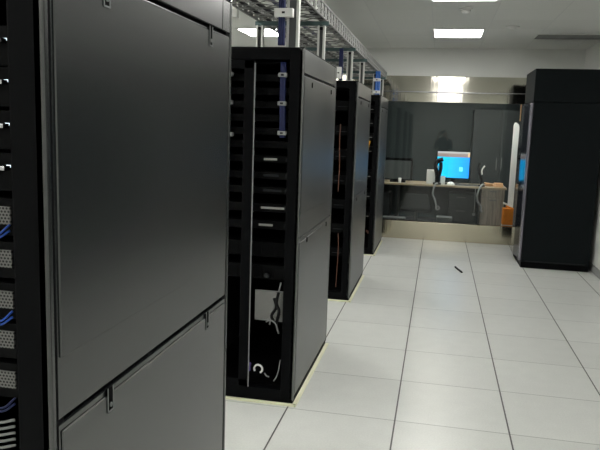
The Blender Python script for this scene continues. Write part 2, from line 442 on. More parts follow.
# nearest rack: two-unit servers, seen as a narrow strip at the left edge of the picture
GN = 'two-unit servers mounted in the nearest rack'
x0, x1 = RX0+.084, RX1-.102
zc = [1.709, 1.631, 1.548, 1.466, 1.368, 1.280, 1.195, 1.111, 1.025]
base, w = srv(x0, x1, 1.175, 1.709-.05, .078, 'topmost black server with a bright handle in the nearest rack', GN)
g = N(); box(g, -.052, -.001, -.026, -.020, .043, .052, .002); box(g, -.052, -.046, -.022, -.003, .043, .052, .001); box(g, -.008, -.002, -.022, -.003, .043, .052, .001)
obj('handle', g, M['chrome'], base)
obj('status_light', box(N(), -.010, -.002, -.0065, -.0035, .048, .053), M['led'], base)
for z, o_ in zip(zc[1:4], ('second', 'third', 'lowest')): copy_tree(base, (x1, 1.175, z-.05), '%s black server with a bright handle in the nearest rack, counting down' % o_)
base, w = srv(x0, x1, 1.175, zc[4]-.042, .078, 'topmost black server with a grey perforated front in the nearest rack', GN)
obj('perforated_front', box(N(), -.16, -.004, -.008, -.003, .024, .060, .001), M['perf_dark'], base)
for z, o_ in zip(zc[5:], ('second', 'third', 'fourth', 'lowest')): copy_tree(base, (x1, 1.175, z-.042), '%s black server with a grey perforated front in the nearest rack, counting down' % o_)
# blue patch leads between those servers
for k, (z, lab) in enumerate(((1.335, 'blue patch lead looping below the highest perforated server of the nearest rack'),
                              (1.157, 'blue patch lead looping below the third perforated server of the nearest rack'),
                              (.972, 'blue patch lead hanging under the lowest perforated server of the nearest rack'))):
    g = N()
    for d in (0, .012): tube(g, [(x1-.15, 1.165, z+d), (x1-.08, 1.155, z-.006+d), (x1-.03, 1.155, z-.012+d*.6), (x1-.004, 1.165, z+.004+d)], .0024)
    tag(obj('patch_lead', g, M['blue2' if k < 2 else 'blue'], smooth=True), lab, 'cable')
g = N()
for k in range(5): tube(g, [(x1-.14, 1.165, .955-.004*k), (x1-.05, 1.155-.002*k, .935-.012*k), (x1-.006, 1.165, .94-.014*k)], .003)
tag(obj('patch_lead', g, M['greyc'], smooth=True), 'grey patch leads bunched at the lower left corner of the picture', 'cable')

x1 = RX1-.0835
# second rack
GS = 'flat black switches stacked in the second rack'
y2 = rack_y[1]+.085
z = 1.80
base, w = srv(x0, x1, y2, z, .040, 'topmost flat black network switch in the upper bay of the second rack', GS, depth=.45, name='network_switch')
g = N()
for k in range(16): box(g, -w+.03+k*.025, -w+.048+k*.025, -.0055, -.0035, .010, .028, .001)
obj('port_row', g, M['server'], base)
for k in range(1, 6): copy_tree(base, (x1, y2, 1.80-k*.072), '%s flat black network switch from the top of the second rack' % ('', 'second', 'third', 'fourth', 'fifth', 'sixth')[k])
def bar(z, xa, xb, m, lab, h=.040):
    t, w = srv(x0, x1, y2, z-h/2, h, lab, None, depth=.5, name='network_switch')
    obj('faceplate', box(N(), xa-x1, xb-x1, -.010, -.003, h/2-.006, h/2+.006, .0015), M[m], t, )
    for s in (-w+.004, -.014): obj('ear_handle', box(N(), s, s+.010, -.024, -.004, h*.25, h*.75, .002), M['server_g'], t)
    return t
bar(1.380, -.945, -.87, 'silver', 'black switch with a bronze-lit faceplate just above the middle of the second rack')
bar(1.290, -.945, -.86, 'server_g', 'black unit with a dark grey faceplate below the bronze-lit switch in the second rack')
bar(1.207, -.945, -.84, 'server_g', 'black unit with a thin grey faceplate above the bright silver one in the second rack')
bar(1.109, -.955, -.815, 'silver', 'black unit with the brightest long silver faceplate in the second rack', .05)
bar(1.012, -.965, -.885, 'silver', 'black unit with a short silver faceplate under the brightest one in the second rack', .05)
base, w = srv(x0, x1, y2, .83, .085, 'upper plain black server above the white plate in the second rack', 'plain black servers above the white plate of the second rack')
g = N(); [box(g, -w+.02+k*.07, -w+.082+k*.07, -.0065, -.003, .012, .072, .003) for k in range(6)]
obj('drive_bay', g, M['server'], base)
copy_tree(base, (x1, y2, .70), 'lower plain black server just above the white plate in the second rack')
t = thing('perforated_plate', 'bright perforated white plate low in the second rack, cables in front', 'plate', (x1-.026, 3.60, .46))
obj('plate', box(N(), -.149, .022, 0, .006, 0, .165, .002), M['perf'], t)
g = N()
for a in (-.152, .018): box(g, a, a+.006, -.004, .008, -.004, .169, .001)
box(g, -.152, .024, -.004, .008, -.006, 0, .001); box(g, -.152, .024, -.004, .008, .165, .171, .001)
obj('plate_frame', g, M['greyc'], t)
# cables across that plate
sets = [([(-.825, 3.57, .69), (-.84, 3.565, .62), (-.86, 3.56, .56), (-.875, 3.56, .50), (-.885, 3.57, .44)], 'greyc', .0045, 'thick pale cable crossing the white plate of the second rack'),
        ([(-.86, 3.56, .60), (-.845, 3.55, .55), (-.87, 3.55, .50), (-.855, 3.56, .455)], 'blackc', .0085, 'black cable crossing the white plate of the second rack on the left'),
        ([(-.83, 3.538, .64), (-.84, 3.538, .58), (-.825, 3.538, .53), (-.84, 3.545, .45), (-.83, 3.57, .40)], 'blackc', .0085, 'black cable crossing the white plate of the second rack on the right'),
        ([(-.90, 3.545, .462), (-.87, 3.538, .475), (-.84, 3.535, .455), (-.825, 3.54, .40)], 'greyc', .004, 'pale cable sagging along the lower edge of the white plate')]
for pts, m, r, lab in sets: tag(obj('cable', tube(N(), pts, r), M[m], smooth=True), lab, 'cable')
g = N(); a = [(-.935+.024*math.cos(q), 3.53, .185+.024*math.sin(q)) for q in [math.radians(d) for d in range(-60, 240, 25)]]
tag(obj('cable_loop', tube(g, a, .006), M['white_pl'], smooth=True), 'white open cable loop at the foot of the second rack', 'cable')
g = N(); box(g, -1.012, -.982, 3.515, 3.545, .17, .215, .004); cyl(g, (-.997, 3.53, .215), (-.997, 3.53, .235), .008)
tag(obj('power_plug', g, M['purple']), 'purple power plug at the foot of the second rack beside the white loop', 'plug')
g = N(); tube(g, [(-.90, 3.54, .16), (-.885, 3.53, .148), (-.87, 3.53, .145)], .004)
tag(obj('cable', g, M['greyc'], smooth=True), 'short pale cable end to the right of the white loop', 'cable')
g = N(); tube(g, [(-.815, 3.56, .24), (-.822, 3.56, .18), (-.835, 3.56, .135), (-.85, 3.56, .11)], .004)
tag(obj('cable', g, M['greyc'], smooth=True), 'thin dim cable curving down at the foot of the second rack near its right post', 'cable')
g = N(); cyl(g, (-.905, 3.56, .73), (-.905, 3.545, .73), .014, n=20)
tag(obj('round_knob', g, M['server_g'], smooth=False), 'round grey knob above the white plate in the second rack', 'knob')
# blue cable looms with clamps
def loom(pts, clamps, lab, m='blue', r=.0065, w=.034, n=6, clampw=.045, ch=.022, cm='white_pl'):
    t = thing('cable_loom', lab, 'cables', pts[0])
    for i in range(n):
        a = (i % 3-1)*w/3; c = (i//3)*.012
        g = tube(N(), [(p[0]+a-pts[0][0], p[1]+c-pts[0][1], p[2]-pts[0][2]) for p in pts], r)
        obj('cable', g, M[m], t, True)
    for x, y, z in clamps:
        g = N(); box(g, x-clampw/2-pts[0][0], x+clampw/2-pts[0][0], y-.016-pts[0][1], y+.022-pts[0][1], z-ch/2-pts[0][2], z+ch/2-pts[0][2], .004)
        c = obj('clamp', g, M[cm], t)
        g = N(); box(g, x-.008-pts[0][0], x+.008-pts[0][0], y-.019-pts[0][1], y-.015-pts[0][1], z-.005-pts[0][2], z+.005-pts[0][2], .001)
        obj('screw_plate', g, M['server_g'], c)
    return t
loom([(-.850, 3.512, 2.255), (-.850, 3.512, 2.1), (-.850, 3.512, 1.985)], [(-.838, 3.512, 2.150)], 'dark blue cable loom with a white clamp left of the wide white strut post', n=6, clampw=.10, ch=.045)
loom([(-.835, 3.52, 1.90), (-.835, 3.52, 1.7), (-.83, 3.52, 1.5)], [(-.836, 3.52, 1.832), (-.836, 3.52, 1.683), (-.832, 3.52, 1.526)], 'dark blue cable loom with three clamps on the right inside the second rack', clampw=.046, cm='greyc', w=.028)
loom([(-1.155, 3.52, 1.90), (-1.155, 3.52, 1.6), (-1.15, 3.52, 1.2)], [(-1.145, 3.52, 1.832), (-1.145, 3.52, 1.683), (-1.14, 3.52, 1.510)], 'dark blue cable loom with clamps on the left inside the second rack', clampw=.06, cm='greyc')
loom([(-1.155, 3.53, 2.24), (-1.155, 3.53, 2.1), (-1.155, 3.53, 1.98)], [(-1.145, 3.53, 2.150)], 'dark blue cable loom with white clamp by the top corner of the nearest rack', n=6, clampw=.10, ch=.045)
loom([(-.885, 5.90, 2.25), (-.885, 5.90, 2.15), (-.885, 5.90, 1.98)], [(-.90, 5.89, 2.04)], 'short blue cable loom with a white clamp on top of the third rack', clampw=.05, ch=.10)
loom([(-.775, 8.22, 2.255), (-.775, 8.22, 2.15), (-.775, 8.22, 1.98)], [(-.785, 8.22, 2.155), (-.785, 8.22, 2.01)], 'bright blue cable loom with two white clamps on top of the furthest rack', m='blue3', r=.009, w=.06, clampw=.085, ch=.035)

# third and fourth racks: dark equipment and fibres
for i, (yr, nm, lz) in enumerate(((rack_y[2], 'third', (1.72, 1.50, 1.28, 1.06, .84, .62, .40)), (rack_y[3], 'furthest', (1.77, 1.60, 1.43, 1.26, .95, .70, .45)))):
    base, w = srv(x0, x1, yr+.08, lz[0], .085, 'topmost black server with a small grey front strip inside the %s rack' % nm, 'black servers inside the %s rack' % nm)
    obj('front_strip', box(N(), -.10, -.012, -.008, -.003, .03, .036, .001), M['silver' if i else 'server_g'], base)
    for z, o_ in zip(lz[1:], ('second', 'third', 'fourth', 'fifth', 'sixth', 'lowest')): copy_tree(base, (x1, yr+.08, z), '%s black server with a grey front strip inside the %s rack, counting down' % (o_, nm))
tag(obj('fibre_cable', tube(N(), [(-.865, 5.90, 1.60), (-.868, 5.90, 1.45), (-.86, 5.90, 1.25), (-.862, 5.90, 1.0)], .0045), M['orange_c'], smooth=True), 'brown orange fibre cable hanging down the front of the third rack', 'cable')
tag(obj('fibre_cable', tube(N(), [(-.845, 5.90, .62), (-.84, 5.90, .45), (-.845, 5.90, .25), (-.85, 5.91, .12)], .004), M['orange_c'], smooth=True), 'brown cable hanging near the foot of the third rack', 'cable')
g = N()
for k in range(4): tube(g, [(-.838-.007*k, 8.225, 1.42-.01*k), (-.852-.010*k, 8.215, 1.35), (-.862-.010*k, 8.215, 1.26), (-.890, 8.225, 1.17+.01*k)], .013)
tag(obj('fibre_bundle', g, M['yellow'], smooth=True), 'bundle of yellow fibre cables in the middle of the furthest rack', 'cables')
g = N()
for k in range(3): tube(g, [(-.885-.006*k, 8.24, 1.14), (-.89, 8.235, 1.05), (-.895-.006*k, 8.24, .93)], .006)
tag(obj('cable_bundle', g, M['greyc'], smooth=True), 'pale cable bundle below the yellow fibres of the furthest rack', 'cables')
g = N(); tube(g, [(-.83, 8.24, .31), (-.805, 8.235, .285), (-.80, 8.24, .27)], .012)
tag(obj('fibre_cable', g, M['orange_c'], smooth=True), 'orange cable stub low in the furthest rack', 'cable')

# ------------------------------------------------------------------ posts, crossbars and cable tray
ZT = 2.262
def post(x, y, zt, lab, cat='post', tall=False, wd=.05):
    t = thing('support_post', lab, 'post', (x, y, RH+.002), 'strut posts standing on the racks' if False else None)
    h = zt-RH-.002; g = N()
    box(g, -wd/2, -wd/2+.004, -.02, .02, .004, h, .001); box(g, wd/2-.004, wd/2, -.02, .02, .004, h, .001); box(g, -wd/2, wd/2, .016, .02, .004, h, .001)
    box(g, -wd/2, -wd/2+.014, -.021, -.017, .004, h, .001); box(g, wd/2-.014, wd/2, -.021, -.017, .004, h, .001)
    obj('strut_channel', g, M['zinc'], t)
    obj('groove_shade', box(N(), -wd/2+.006, wd/2-.006, .008, .014, .01, h-.004), M['greybox2'], t)  # dark strip put in for the shade inside the channel groove
    g = N(); box(g, -.038, .038, -.032, .03, 0, .005, .001); obj('foot_plate', g, M['zinc'], t)
    if not tall:
        g = N(); cyl(g, (0, -.026, h-.02), (0, -.018, h-.02), .012, n=6); obj('bolt', g, M['blackc'], t)
    return t
names = {0: 'nearest rack', 1: 'second rack', 2: 'third rack', 3: 'furthest rack'}
for i, yr in enumerate(rack_y):
    for s, sx in (('right', -.812), ('left', -1.236)):
        for e, dy in (('front', .07), ('rear', 1.0)):
            tall = (i == 1 and e == 'front' and s == 'right')
            lab = ('wide white strut post at the front of the second rack, reaching the top picture edge' if tall else
                   'pale strut post standing on the %s %s corner of the %s' % (e, s, names[i]))
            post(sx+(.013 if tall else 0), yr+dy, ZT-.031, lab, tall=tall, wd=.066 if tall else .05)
    for e, dy in (('front', .06), ('rear', .99)):
        g = N(); box(g, -1.27, -.765, yr+dy-.0, yr+dy+.022, ZT-.03, ZT-.002, .002)
        tag(obj('crossbar', g, M['teal'], loc=(-1.02, yr+dy, ZT-.03)), 'dark teal crossbar under the cable tray over the %s of the %s' % (e, names[i]), 'crossbar')
t = thing('cable_tray', 'long aluminium lattice cable tray running over the racks towards the glass', 'cable tray', (-1.02, 0, ZT))
for s, nm in ((1, 'right'), (-1, 'left')):
    g = N(); xo = s*.235
    y0, y1 = .3, 9.62
    box(g, xo-.008, xo+.008, y0, y1, .084, .096, .002); box(g, xo-.006, xo+.006, y0, y1, .0, .010, .002)
    box(g, xo-.003, xo+.003, y0, y1, .040, .048)
    k = 0; y = y0
    while y < y1-.05:
        box(g, xo-.003, xo+.003, y, y+.068, .008, .086)
        y += .125
    obj('side_rail', g, M['alu'], t)
g = N(); y = .3
while y < 9.6:
    box(g, -.232, .232, y, y+.020, .001, .007); y += .31
obj('rungs', g, M['alu'], t)['kind'] = 'stuff'
g = N()
for k in range(60):   # diagonal wire lattice of the tray floor
    yy = .35+k*.155
    for sg in (1, -1):
        a = Vector((-.23*sg, yy, .010)); b2 = Vector((.23*sg, min(yy+.46, 9.6), .010))
        cyl(g, a, b2, .0032, n=6)
obj('floor_lattice', g, M['alu'], t)['kind'] = 'stuff'
# cables lying in the tray
tcab = [(.205, .012, 'blackc', 'black cable lying against the right side rail of the cable tray'), (.172, .013, 'blackc', 'thick black cable second from the right side rail of the cable tray'),
        (.0, .012, 'blue', 'dark blue cable along the middle of the cable tray'),
        (-.105, .013, 'blackc', 'thick black cable left of the middle of the cable tray'), (-.19, .011, 'blackc', 'black cable lying against the left side rail of the cable tray')]
for k, (dx, r, m, lab) in enumerate(tcab):
    pts = [(-1.02+dx+R.uniform(-.006, .006), y, ZT+.028+R.uniform(0, .006)) for y in [.4+.66*j for j in range(14)]]
    g = tube(N(), pts, r, n=8, sub=4)
    tag(obj('tray_cable', g, M[m], smooth=True), lab, 'cable')
# hangers to the ceiling
for i, y in enumerate((2.4, 4.05)):
    for s, x in (('right', -.772), ('left', -1.268)):
        g = N(); cyl(g, (0, 0, 0), (0, 0, ZC-ZT), .005, n=8); cyl(g, (0, 0, .0), (0, 0, .012), .012, n=6); box(g, -.02, .02, -.02, .02, ZC-ZT-.006, ZC-ZT-.001)
        for v in g.verts: v.co += Vector((x, y, ZT))
        tag(obj('hanger_rod', g, M['zinc'], loc=(x, y, ZT)), 'thin %s hanger rod from ceiling to cable tray, number %s from the camera' % (s, ('one', 'two', 'three', 'four')[i]) if False else
            'thin threaded rod on the %s side of the cable tray, %s' % (s, ('beyond the nearest rack', 'above the second rack', 'above the third rack', 'above the furthest rack')[i]), 'hanger rod')

# ------------------------------------------------------------------ air conditioner on the right
AX0, AX1, AY0, AY1, AH = 1.022, 1.79, 8.10, 8.93, 2.305
t = thing('air_conditioner', 'tall blue-black computer room cooling cabinet at the right wall', 'cooling cabinet', (AX0, AY0, 0))
W, D = AX1-AX0, AY1-AY0
obj('body', box(N(), .02, W, 0.012, D, .03, 1.925, .006), M['ac'], t)
obj('header_box', box(N(), 0, W, 0, D, 1.935, AH, .006), M['ac'], t)
obj('front_panel', box(N(), .012, W-.004, 0, .016, .075, 1.93, .004), M['ac'], t)
obj('plinth', box(N(), .006, W-.006, .006, D-.006, 0, .07, .004), M['black'], t)
g = N()
pln = [(.02, .19), (-.002, .19), (-.038, .47), (-.038, .76), (.02, .76)]
A_ = [g.verts.new((x, y, .08)) for x, y in pln]; B_ = [g.verts.new((x, y, 1.925)) for x, y in pln]
g.faces.new(A_[::-1]); g.faces.new(B_)
for i in range(5): g.faces.new((A_[i], A_[(i+1) % 5], B_[(i+1) % 5], B_[i]))
obj('side_door', g, M['acside'], t)
g = N()   # rounded silver edge along the corner of the door
cyl(g, (.004, .11, .075), (.004, .11, 1.925), .020, n=20); box(g, -.012, .012, .05, .185, .075, 1.925, .008)
obj('edge_strip', g, M['bevel'], t)
g = N(); box(g, -.060, -.049, .62, .66, 1.24, 1.40, .004); box(g, -.051, -.036, .63, .65, 1.25, 1.27); box(g, -.051, -.036, .63, .65, 1.37, 1.39); obj('door_handle', g, M['black'], t)
g = N(); box(g, .05, W-.05, -.003, 0.001, .078, .088, .001); obj('bottom_strip', g, M['server_g'], t)

# ------------------------------------------------------------------ office behind the glass
DZ = .765; DY0, DY1 = 10.22, 10.86
t = thing('desk', 'long pale desk behind the glass partition', 'desk', (0, DY0, 0))
D = DY1-DY0
obj('worktop', box(N(), -1.5, 1.02, 0, D, DZ-.028, DZ, .004), M['desk'], t)
for x in (-1.46, -.62): obj('leg', box(N(), x, x+.045, .05, D-.05, 0, DZ-.028, .004), M['greybox'], t)
obj('modesty_panel', box(N(), -1.4, .66, D-.06, D-.04, .25, DZ-.03, .002), M['greybox'], t)
t = thing('desk_pedestal', 'grey-brown wooden pedestal under the right end of the desk', 'drawer pedestal', (.66, DY0-.0, 0))
obj('body', box(N(), 0, .335, .03, D-.04, 0, DZ-.030, .004), M['wood'], t)
for z0, z1, nm in ((.02, .60, 'cupboard_door'), (.612, .728, 'drawer')):
    p = obj(nm, box(N(), .004, .331, .008, .029, z0, z1, .003), M['wood'], t)
    obj('pull', box(N(), .12, .22, -.004, .009, z1-.03, z1-.018, .002), M['greybox2'], p)
# lit monitor
t = thing('monitor', 'desktop monitor showing a bright blue screen on the desk', 'monitor', (.235, 10.47, DZ))
obj('bezel', box(N(), -.262, .245, 0, .03, .088, .512, .006), M['black'], t)
s = obj('screen', box(N(), -.25, .232, -.003, .001, .102, .418), M['screen'], t)
obj('menu_band', box(N(), -.25, .232, -.003, .001, .418, .470), M['scr_brown'], s)
obj('title_band', box(N(), -.25, .232, -.003, .001, .470, .500), M['scr_bar'], s)
obj('orange_tab', box(N(), .205, .230, -.005, .0, .424, .485), M['scr_or'], s)
g = N()
for i in (0, 1):
    for j in (0, 1): box(g, .085+i*.027, .110+i*.027, -.005, -.001, .205+j*.033, .235+j*.033)
obj('logo', g, M['scr_logo'], s)
g = N(); box(g, -.03, .03, .03, .05, .02, .25, .005); box(g, -.11, .11, -.03, .13, 0, .014, .005); obj('stand', g, M['black'], t)
# dark monitor
t = thing('monitor', 'switched-off dark monitor at the left end of the desk', 'monitor', (-.60, 10.40, DZ))
obj('bezel', box(N(), -.225, .225, 0, .05, .03, .375, .008), M['deep'], t)
obj('screen', box(N(), -.20, .19, -.003, .001, .05, .335), mat('dark screen', (.06, .07, .07), .35), t)
g = N(); box(g, -.04, .04, .05, .08, .01, .25, .005); box(g, -.12, .12, -.02, .15, 0, .032, .005); obj('stand', g, M['black'], t)
# small cup
t = obj('cup', lathe(N(), [(.018, 0), (.021, .01), (.024, .075), (.021, .075), (.018, .012)], (0, 0, 0)), M['paper'], smooth=True); t.location = (-.56, 10.30, DZ)
tag(t, 'small white cup on the desk in front of the dark monitor', 'cup')
# white box pair and black headset device
g = N(); box(g, -.075, .055, 0, .05, 0, .215, .004); t = obj('paper_box', g, M['paper'], loc=None); t.location = (-.085, 10.34, DZ+.004)
tag(t, 'white box standing on the desk left of the blue monitor', 'box')
g = N(); box(g, -.035, .035, 0, .04, 0, .125, .006); t = obj('paper_carton', g, M['paper']); t.location = (.085, 10.38, DZ+.002)
tag(t, 'narrow white carton in front of the lower left corner of the blue monitor', 'box')
def gadget(x, y, lab, mirror=1):
    t = thing('desk_phone', lab, 'phone', (x, y, DZ))
    g = N(); tube(g, [(.07*mirror, 0, .385), (.0, -.01, .36), (-.035*mirror, -.02, .30), (-.02*mirror, -.02, .22), (0, -.02, .12), (0, 0, .02)], .032, n=12)
    tube(g, [(.04*mirror, 0, .34), (.045*mirror, -.01, .26), (.03*mirror, -.01, .16), (0, 0, .08)], .027, n=10)
    obj('handset', g, M['blackc'], t, True)
    obj('base', box(N(), -.06, .06, -.04, .06, 0, .03, .008), M['black'], t)
    g = N(); box(g, -.012, .014, -.047, -.040, .25, .29, .004); obj('label_patch', g, M['greyc'], t)
    return t
gadget(.0, 10.29, 'black handset on a stand in front of the white box and blue monitor')
t = thing('desk_phone', 'small black and white handset standing right of the blue monitor', 'phone', (.655, 10.34, DZ))
g = N(); tube(g, [(-.03, 0, .36), (-.05, -.01, .28), (-.035, -.01, .18), (0, 0, .10), (0, 0, .01)], .020, n=12); obj('handset', g, M['blackc'], t, True)
g = N(); tube(g, [(.03, -.01, .31), (-.005, -.025, .25), (.0, -.025, .18)], .010, n=8); obj('cradle', g, M['white_pl'], t, True)
obj('base', box(N(), -.05, .05, -.04, .05, 0, .025, .006), M['black'], t)
tag(obj('hanging_cable', tube(N(), [(.01, 10.228, .79), (-.02, 10.19, .775), (-.055, 10.17, .64), (-.02, 10.18, .55), (.01, 10.18, .46), (.01, 10.18, .41), (.045, 10.18, .40), (.055, 10.18, .43), (.03, 10.18, .45)], .014), M['greyc'], smooth=True),
    'grey cable hanging over the desk edge left of the middle, below the black handset', 'cable')
tag(obj('hanging_cable', tube(N(), [(.68, 10.30, .80), (.64, 10.20, .775), (.60, 10.17, .66), (.605, 10.17, .56), (.66, 10.17, .48), (.66, 10.17, .42), (.69, 10.17, .40)], .015), M['greyc'], smooth=True),
    'pale cable hanging over the desk edge beside the wooden pedestal', 'cable')
t = thing('hanging_plug', 'small pale plug on a thin lead left of the wooden pedestal', 'plug', (.565, 10.14, .34))
obj('plug', box(N(), -.022, .022, -.02, .02, 0, .035, .008), M['greyc'], t)
obj('lead', tube(N(), [(0, 0, .035), (.005, .005, .16), (.002, .01, .28), (0, .03, .40)], .005), M['greyc'], t, True)
# mouse dome, keyboard, papers and beige box on the desk
t = thing('computer_mouse', 'round white mouse on the desk below the blue monitor', 'mouse', (.205, 10.30, DZ))
g = N(); lathe(g, [(.055, 0), (.058, .015), (.048, .035), (.025, .048), (.001, .052)], (0, 0, 0)); obj('shell', g, M['paper'], t, True)
obj('scroll_wheel', cyl(N(), (-.004, -.035, .040), (.004, -.035, .040), .009), M['greybox'], t)
t = thing('keyboard', 'grey keyboard on the desk right of the white mouse', 'keyboard', (.44, 10.34, DZ))
obj('case', box(N(), -.17, .17, -.06, .06, 0, .018, .004), M['greybox2'], t)
g = N()
for i in range(14):
    for j in range(4): box(g, -.16+i*.023, -.141+i*.023, -.048+j*.025, -.027+j*.025, .018, .024, .001)
obj('keys', g, M['greybox'], t)
g = N(); box(g, -.055, .055, -.05, .05, 0, .065, .004); t = obj('cardboard_box', g, M['beige']); t.location = (.90, 10.33, DZ); t.rotation_euler = (0, 0, .25)
tag(t, 'small beige cardboard box on the right end of the desk', 'box')
g = N(); box(g, -.085, .08, -.06, .05, .03, .045, .003, rot=Matrix.Rotation(.12, 3, 'Y')); box(g, -.07, .05, -.03, .05, 0, .03, .003); t = obj('document_tray', g, M['beige']); t.location = (.79, 10.46, DZ)
tag(t, 'flat beige folder lying between the handset and the beige box', 'folder')
# orange box on white carton, white board
g = N(); box(g, -.03, .155, 0, .16, .0, .245, .004); t = obj('carton', g, M['paper']); t.location = (.998, 10.03, 0)
tag(t, 'white carton on the office floor under the orange box', 'box')
t = thing('orange_box', 'orange cardboard box beside the wooden pedestal behind the glass', 'box', (.998, 10.03, .245))
obj('carton_body', box(N(), -.03, .145, .0, .15, 0, .24, .004), M['orange'], t)
g = N(); box(g, .01, .12, .02, .10, .245, .262, .003, rot=Matrix.Rotation(.30, 3, 'Y')); obj('flap', g, M['orange'], t)
g = N(); box(g, -.06, .06, -.05, .05, 0, .02, .003, rot=Matrix.Rotation(.35, 3, 'Y')); t = obj('paper_sheet', g, M['paper']); t.location = (1.035, 10.16, .520)
tag(t, 'white sheets lying on top of the orange box', 'paper')
t = thing('white_panel', 'tall narrow white board leaning beside the orange box behind the glass', 'board', (1.085, 10.235, 0))
obj('board', prism(N(), [(-.038, .0), (.042, 0), (.042, 1.66), (.03, 1.70), (-.01, 1.73), (-.030, 1.715), (-.038, 1.68)], 0, .035), M['paper'], t)
# things under the desk
t = thing('office_chair', 'dark grey office chair pushed under the desk', 'chair', (-.30, 10.13, 0))
g = N(); prism(g, [(-.20, .40), (.24, .40), (.17, .61), (-.16, .61)], .06, .11); obj('backrest', g, M['greybox'], t)
obj('seat', box(N(), -.22, .24, .12, .52, .34, .40, .03), M['greybox'], t)
g = N(); cyl(g, (0.01, .32, .06), (.01, .32, .35), .025); obj('gas_lift', g, M['greybox2'], t)
g = N()
for k in range(5):
    a = 2*math.pi*k/5+.3; cyl(g, (.01, .32, .09), (.01+.25*math.cos(a), .32+.25*math.sin(a), .06), .018, .012, n=10)
ft = obj('star_base', g, M['greybox2'], t)
for k in range(5):
    a = 2*math.pi*k/5+.3; x, y = .01+.25*math.cos(a), .32+.25*math.sin(a)
    obj('caster', cyl(N(), (x-.012, y, .028), (x+.012, y, .028), .027), M['black'], ft)
g = N(); box(g, -.19, .19, 0, .20, 0, .06, .02); box(g, -.17, .17, .01, .19, .06, .27, .01); t = obj('storage_case', g, M['greybox2']); t.location = (-.60, 9.92, 0)
tag(t, 'low grey case on the office floor at the left, right behind the glass', 'case')
t = thing('computer_tower', 'dark computer tower under the left end of the desk', 'computer', (-.80, 10.34, 0))
obj('case', box(N(), -.09, .10, 0, .42, 0, .60, .006), M['black'], t); obj('front_bezel', box(N(), -.085, .095, -.012, 0.001, .02, .59, .004), M['greybox'], t)
g = N(); box(g, -.11, .11, 0, .2, 0, .29, .006); box(g, -.115, .115, -.004, .204, .26, .30, .004); t = obj('storage_bin', g, M['greybox2']); t.location = (.14, 10.05, 0)
tag(t, 'small grey bin on the office floor below the blue monitor', 'bin')
t = thing('drawer_unit', 'dark grey drawer unit under the desk between the chair and the wooden pedestal', 'drawer unit', (.20, 10.32, 0))
obj('body', box(N(), 0, .40, 0, .40, 0, .64, .006), M['greybox'], t)
for k in range(3):
    p = obj('drawer', box(N(), .008, .392, -.012, .001, .02+k*.205, .215+k*.205, .003), M['greybox'], t)
    obj('pull', box(N(), .10, .24, -.022, -.011, .17+k*.205, .182+k*.205, .003), M['greybox2'], p)
# tall cabinets against the office wall
t = thing('storage_cabinet', 'dark grey tall cabinet against the far office wall on the right', 'cabinet', (.55, 11.75, 0))
obj('body', box(N(), 0, .9, .0, .5, 0, 1.95, .006), mat('teal grey cabinet', (.026, .035, .037), .6), t)
for x in (.005, .455): 
    p = obj('door', box(N(), x, x+.44, -.02, 0.001, .05, 1.93, .004), bpy.data.materials['teal grey cabinet'], t)
    obj('handle', box(N(), x+(.40 if x < .1 else .03), x+(.415 if x < .1 else .045), -.035, -.019, .95, 1.15, .003), M['greybox2'], p)

# ------------------------------------------------------------------ small dark strip on the floor
g = N(); tube(g, [(.27, 7.80, .012), (.285, 7.72, .012), (.315, 7.60, .012), (.335, 7.52, .012)], .011)
tag(obj('cable_offcut', g, M['blackc'], smooth=True), 'short black cable offcut lying on the pale floor of the aisle', 'cable offcut')


# ------------------------------------------------------------------ the photographer, mirrored in the glass partition
def skinned(name, pts, edges, radii, m, parent=None, sub=2, root=0, loc=(0, 0, 0)):
    bm = bmesh.new(); sk = bm.verts.layers.skin.verify()
    V = [bm.verts.new(p) for p in pts]
    for a, b in edges: bm.edges.new((V[a], V[b]))
    for v, r in zip(V, radii): v[sk].radius = r if isinstance(r, tuple) else (r, r)
    V[root][sk].use_root = True
    me = bpy.data.meshes.new(name); bm.to_mesh(me); bm.free(); me.materials.append(m)
    o = bpy.data.objects.new(name, me); C.objects.link(o); o.location = loc
    k = o.modifiers.new('skin', 'SKIN'); k.use_smooth_shade = True
    d = o.modifiers.new('sub', 'SUBSURF'); d.levels = sub; d.render_levels = sub
    if parent: o.parent = parent
    return o
pl = (.13, -.36, 0)
pr = thing('person', 'person in a dark jacket and trousers holding up a phone, mirrored in the glass', 'person', pl)
J = [(0, 0, .93), (0, .01, 1.06), (0, .0, 1.20), (0, -.01, 1.32), (0, .0, 1.385), (0, .015, 1.43),           # 0-5 pelvis .. neck
     (.095, 0, .88), (.105, .01, .50), (.11, -.02, .10), (.12, .10, .045),                                  # 6-9 right leg
     (-.095, 0, .88), (-.105, .01, .50), (-.11, -.02, .10), (-.12, .10, .045),                              # 10-13 left leg
     (.165, -.01, 1.30), (.205, .05, 1.10), (.085, .24, 1.33), (.055, .285, 1.43),                          # 14-17 right arm
     (-.165, -.01, 1.30), (-.235, .05, 1.10), (-.200, .24, 1.33), (-.185, .285, 1.43)]                       # 18-21 left arm
E_ = [(0, 1), (1, 2), (2, 3), (3, 4), (4, 5), (0, 6), (6, 7), (7, 8), (8, 9), (0, 10), (10, 11), (11, 12), (12, 13), (3, 14), (14, 15), (15, 16), (16, 17), (3, 18), (18, 19), (19, 20), (20, 21)]
r0 = [(.10, .075), (.115, .085), (.13, .09), (.12, .08), .055, .055, .06, .048, .036, .034, .06, .048, .036, .034, .030, .034, .030, .024, .030, .034, .030, .024]
body = skinned('body', J, E_, r0, M['skin'], pr)
